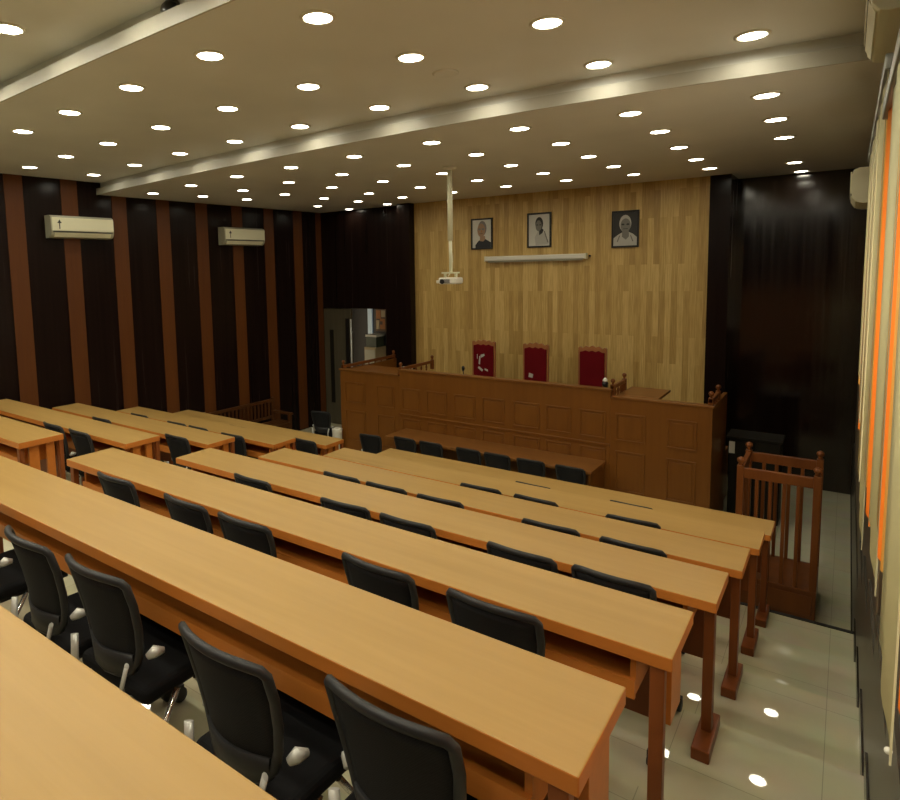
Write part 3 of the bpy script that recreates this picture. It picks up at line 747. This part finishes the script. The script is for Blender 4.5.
# ------------------------------------------------------------------ air conditioners
def aircon(label, loc, rz, wide=.97, mark=True, dep=1.):
    """local x = along the wall, -y = out of the wall"""
    t = thing('air_conditioner', label, 'air conditioner', loc, rz, 'wall air conditioners')
    h = wide/2
    sec = [(0,0),(0,.335),(-.14,.335),(-.19,.315),(-.205,.27),(-.205,.10),(-.19,.045),(-.15,.01),(-.10,0)]
    bm = B()
    a_ = [bm.verts.new((-h, y, z)) for y, z in sec]; b_ = [bm.verts.new((h, y, z)) for y, z in sec]
    bm.faces.new(a_); bm.faces.new(b_[::-1])
    for i in range(len(sec)):
        j = (i+1) % len(sec); bm.faces.new((a_[i], b_[i], b_[j], a_[j]))
    obj('body', bm, M['white2' if mark else 'white'], t, bevel=.006)  # shade put into colour: darker body on left units, blind-lit tone on right
    bm = B(); bx(bm, -h+.012, h-.012, -.218, -.204, .105, .30); obj('front_cover', bm, M['white'], t, bevel=.006)
    bm = B(); bx(bm, -h+.03, h-.03, -.212, -.200, .085, .098); obj('seam', bm, M['darkgrey'], t)
    bm = B()
    v = [bm.verts.new(p) for p in ((-h+.05,-.209,.075),(h-.05,-.209,.075),(h-.05,-.170,.014),(-h+.05,-.170,.014),(-h+.05,-.200,.078),(h-.05,-.200,.078),(h-.05,-.160,.022),(-h+.05,-.160,.022))]
    for f in ((0,1,2,3),(7,6,5,4),(0,4,5,1),(1,5,6,2),(2,6,7,3),(3,7,4,0)): bm.faces.new([v[i] for i in f])
    obj('air_flap', bm, M['white'], t)
    if mark:
        bm = B(); X = -h+.12; yb = -.2195
        bx(bm, X-.007, X+.007, yb, -.2175, .13, .255); bx(bm, X-.028, X+.028, yb, -.2175, .215, .232)
        prism(bm, [(X-.02,.235),(X+.02,.235),(X,.268)], yb, -.2175)
        obj('maker_mark', bm, M['darkgrey'], t)
    for c_ in t.children: c_.scale = (1, dep, 1)
    return t
RZL = PI/2 + WANG
def ac_left(y, z, lab): return aircon(lab, (wall_x(y)+.013, y, z), RZL)
ac_left(5.02, 4.035, 'white wall air conditioner, larger looking one at far left of striped wall')
ac_left(8.15, 3.985, 'white wall air conditioner on striped wall, nearer the podium')
aircon('cream wall air conditioner on the right wall near the far corner', (RWX, 8.05, 3.985), -PI/2, .97, False, .9)
aircon('cream wall air conditioner at the top right corner, cut by frame', (RWX, 4.26, 4.575), -PI/2, .97, False, .72)

# ------------------------------------------------------------------ projector and screen
t = thing('projector', 'white projector hanging on a long ceiling pole before the oak wall', 'projector', (-4.13, 7.07, ZF))
bm = B(); lathe(bm, [(.09, 0), (.09, -.02), (.045, -.04)], (0,0,0), 20); obj('ceiling_plate', bm, M['cleanwhite'], t)
bm = B(); tube(bm, [(0,0,-.03), (0,0,-.93)], .034, 14); obj('upper_pole', bm, M['white'], t)
bm = B(); tube(bm, [(0,0,-.92), (.005,0,-1.34)], .022, 14); obj('lower_pole', bm, M['white'], t)
bm = B(); bx(bm, -.09, .09, -.08, .08, -1.355, -1.335); 
for s in (-1, 1): bx(bm, s*.08-.012, s*.08+.012, -.02, .02, -1.40, -1.35)
obj('mount_bracket', bm, M['white'], t)
bm = B(); bx(bm, -.125, .125, -.11, .11, -1.49, -1.405); pb = obj('body', bm, M['cleanwhite'], t, bevel=.02, seg=3)
bm = B(); lathe(bm, [(.045,.0),(.045,.05),(.036,.055),(.034,.03),(.001,.028)], (.05,.11,-1.45), 18, axis='Y'); obj('lens', bm, M['black'], pb)
bm = B(); bx(bm, -.09, .05, -.117, -.11, -1.475, -1.425); obj('port_panel', bm, M['pgrey'], pb)
bm = B(); lathe(bm, [(.032,0),(.032,.016),(.001,.018)], (-.055,-.132,-1.455), 16, axis='Y'); obj('vent', bm, M['black'], pb)
bm = B(); bx(bm, -.18, -.125, -.07, .05, -1.48, -1.44); obj('cable_plug', bm, M['cleanwhite'], pb, bevel=.008)
bm = B(); tube(bm, [(.03,-.02,-1.05),(.045,-.03,-1.2),(.03,-.04,-1.33),(.02,-.10,-1.39)], .006, 6); obj('cable', bm, M['white'], t)

P0 = oak_pt(-5.32, .0); P1 = oak_pt(-3.43, .0)
t = thing('projector_screen', 'white rolled-up projector screen tube under the portraits', 'projector screen', oak_pt(-4.38)+Vector((0,0,3.57)), oak_ang)
bm = B(); bx(bm, -.95, .86, -.10, -.012, 0, .085); obj('housing', bm, M['cleanwhite'], t, bevel=.02, seg=3)
for s in (-1, 1):
    bm = B(); bx(bm, (-.955 if s < 0 else .865)-.012, (-.955 if s < 0 else .865)+.012, -.105, 0, -.004, .09); obj('end_cap', bm, M['white'], t)
bm = B(); bx(bm, -.90, .81, -.075, -.045, -.025, 0); obj('bottom_bar', bm, M['white2'], t)
bm = B(); bx(bm, .90, .925, -.03, 0, .03, .06); obj('switch_box', bm, M['black'], t)

# ------------------------------------------------------------------ portraits
def ell(cx, cz, rx, rz_, n=20): return [(cx+rx*math.cos(2*PI*k/n), cz+rz_*math.sin(2*PI*k/n)) for k in range(n)]
def portrait(x, zc, w_, h_, label, layers, bg):
    t = thing('portrait', label, 'portrait', oak_pt(x)+Vector((0,0,zc)), oak_ang, 'framed portraits on the oak wall')
    a0, b0 = w_/2, h_/2; q = .028
    bm = B()
    bx(bm, -a0, a0, -.035, 0, b0-q, b0); bx(bm, -a0, a0, -.035, 0, -b0, -b0+q); bx(bm, -a0, -a0+q, -.035, 0, -b0+q, b0-q); bx(bm, a0-q, a0, -.035, 0, -b0+q, b0-q)
    obj('picture_frame', bm, M['black'], t, bevel=.004)
    bm = B(); bx(bm, -a0+q, a0-q, -.018, -.002, -b0+q, b0-q, 0)
    mats = [M[bg]]
    for i, (poly, mt) in enumerate(layers):
        if M[mt] not in mats: mats.append(M[mt])
        prism(bm, poly, -.019-.0004*(i+1), -.018, mats.index(M[mt]))
    obj('picture', bm, mats, t)
portrait(-5.43, 4.075, .43, .565, 'framed colour portrait of a grey-haired person in dark clothes, left', [
    ([(-.13,-.255),(-.13,-.20),(-.07,-.13),(-.02,-.10),(.06,-.09),(.13,-.13),(.18,-.16),(.18,-.255)], 'pcoat'),
    ([(-.04,-.13),(-.035,-.04),(.065,-.04),(.07,-.10),(.03,-.14)], 'skin'),
    (ell(.01,.10,.085,.135), 'hair'), (ell(-.01,.065,.078,.125), 'skin'),
    (ell(-.045,.085,.026,.018), 'pgrey'), (ell(.025,.085,.026,.018), 'pgrey'), ([(-.045,.0),(.02,.0),(.02,.008),(-.045,.008)], 'posterB'), ([(-.015,.03),(.005,.03),(-.005,.08)], 'posterA')], 'pbg')
portrait(-4.34, 4.085, .43, .60, 'framed pale portrait of a person with raised hand, middle of three', [
    ([(-.06,-.265),(-.08,-.12),(-.02,-.02),(.06,-.03),(.13,-.12),(.165,-.25)], 'plight'),
    (ell(.0,.11,.07,.115), 'pdk'), (ell(-.01,.075,.055,.095), 'pgrey'), ([(0,-.09),(.06,-.05),(.08,.0),(.05,.03),(0,-.02)], 'pdk'),
    ([(.08,-.02),(.10,-.02),(.17,-.22),(.15,-.22)], 'pgrey'), (ell(-.035,.09,.016,.010), 'pdk'), (ell(.02,.09,.016,.010), 'pdk')], 'pbg')
portrait(-2.91, 4.025, .42, .59, 'framed monochrome portrait of a bald person in white, right of three', [
    ([(-.185,-.265),(-.18,-.14),(-.10,-.08),(-.04,-.05),(.06,-.05),(.12,-.08),(.185,-.14),(.185,-.265)], 'plight'),
    ([(-.05,-.12),(-.045,-.03),(.055,-.03),(.06,-.12),(.01,-.17)], 'pgrey'), (ell(0,.09,.092,.135), 'plight'), (ell(.005,.06,.078,.11), 'pgrey'),
    ([(-.13,-.20),(-.09,-.10),(-.075,-.10),(-.11,-.20)], 'pgrey'), ([(.11,-.20),(.075,-.10),(.09,-.10),(.13,-.20)], 'pgrey'),
    (ell(-.035,.075,.024,.014), 'pdk'), (ell(.04,.075,.024,.014), 'pdk'), ([(-.03,.0),(.04,.0),(.04,.009),(-.03,.009)], 'pdk')], 'pdk')

# ------------------------------------------------------------------ world, camera
wd = bpy.data.worlds.new('World'); sc.world = wd; wd.use_nodes = True
bg = wd.node_tree.nodes['Background']; bg.inputs[0].default_value = (1, .80, .55, 1); bg.inputs[1].default_value = 3.6

yaw, pitch, roll = .6489, .0977, -.0219
f = Vector((-math.sin(yaw)*math.cos(pitch), math.cos(yaw)*math.cos(pitch), -math.sin(pitch)))
r0 = Vector((math.cos(yaw), math.sin(yaw), 0)); u0 = r0.cross(f)
cc, ss = math.cos(roll), math.sin(roll)
rx = cc*r0 + ss*u0; up = cc*u0 - ss*r0
cam = bpy.data.cameras.new('camera'); co = bpy.data.objects.new('camera', cam); COL.objects.link(co)
mw = Matrix((( rx.x, up.x, -f.x, 0), (rx.y, up.y, -f.y, 0), (rx.z, up.z, -f.z, 3.45), (0, 0, 0, 1)))
co.matrix_world = mw
cam.sensor_fit = 'HORIZONTAL'; cam.sensor_width = 36
cam.lens = 623.1526/900*36
cam.shift_x = (450-376.3089)/900; cam.shift_y = (331.4119-400)/900
cam.clip_start = .02
sc.camera = co
sc.view_settings.view_transform = 'Standard'; sc.view_settings.look = 'None'; sc.view_settings.gamma = 1; sc.view_settings.use_curve_mapping = False
sc.view_settings.exposure = 0.0
sc.cycles.use_denoising = True
sc.cycles.max_bounces = 8
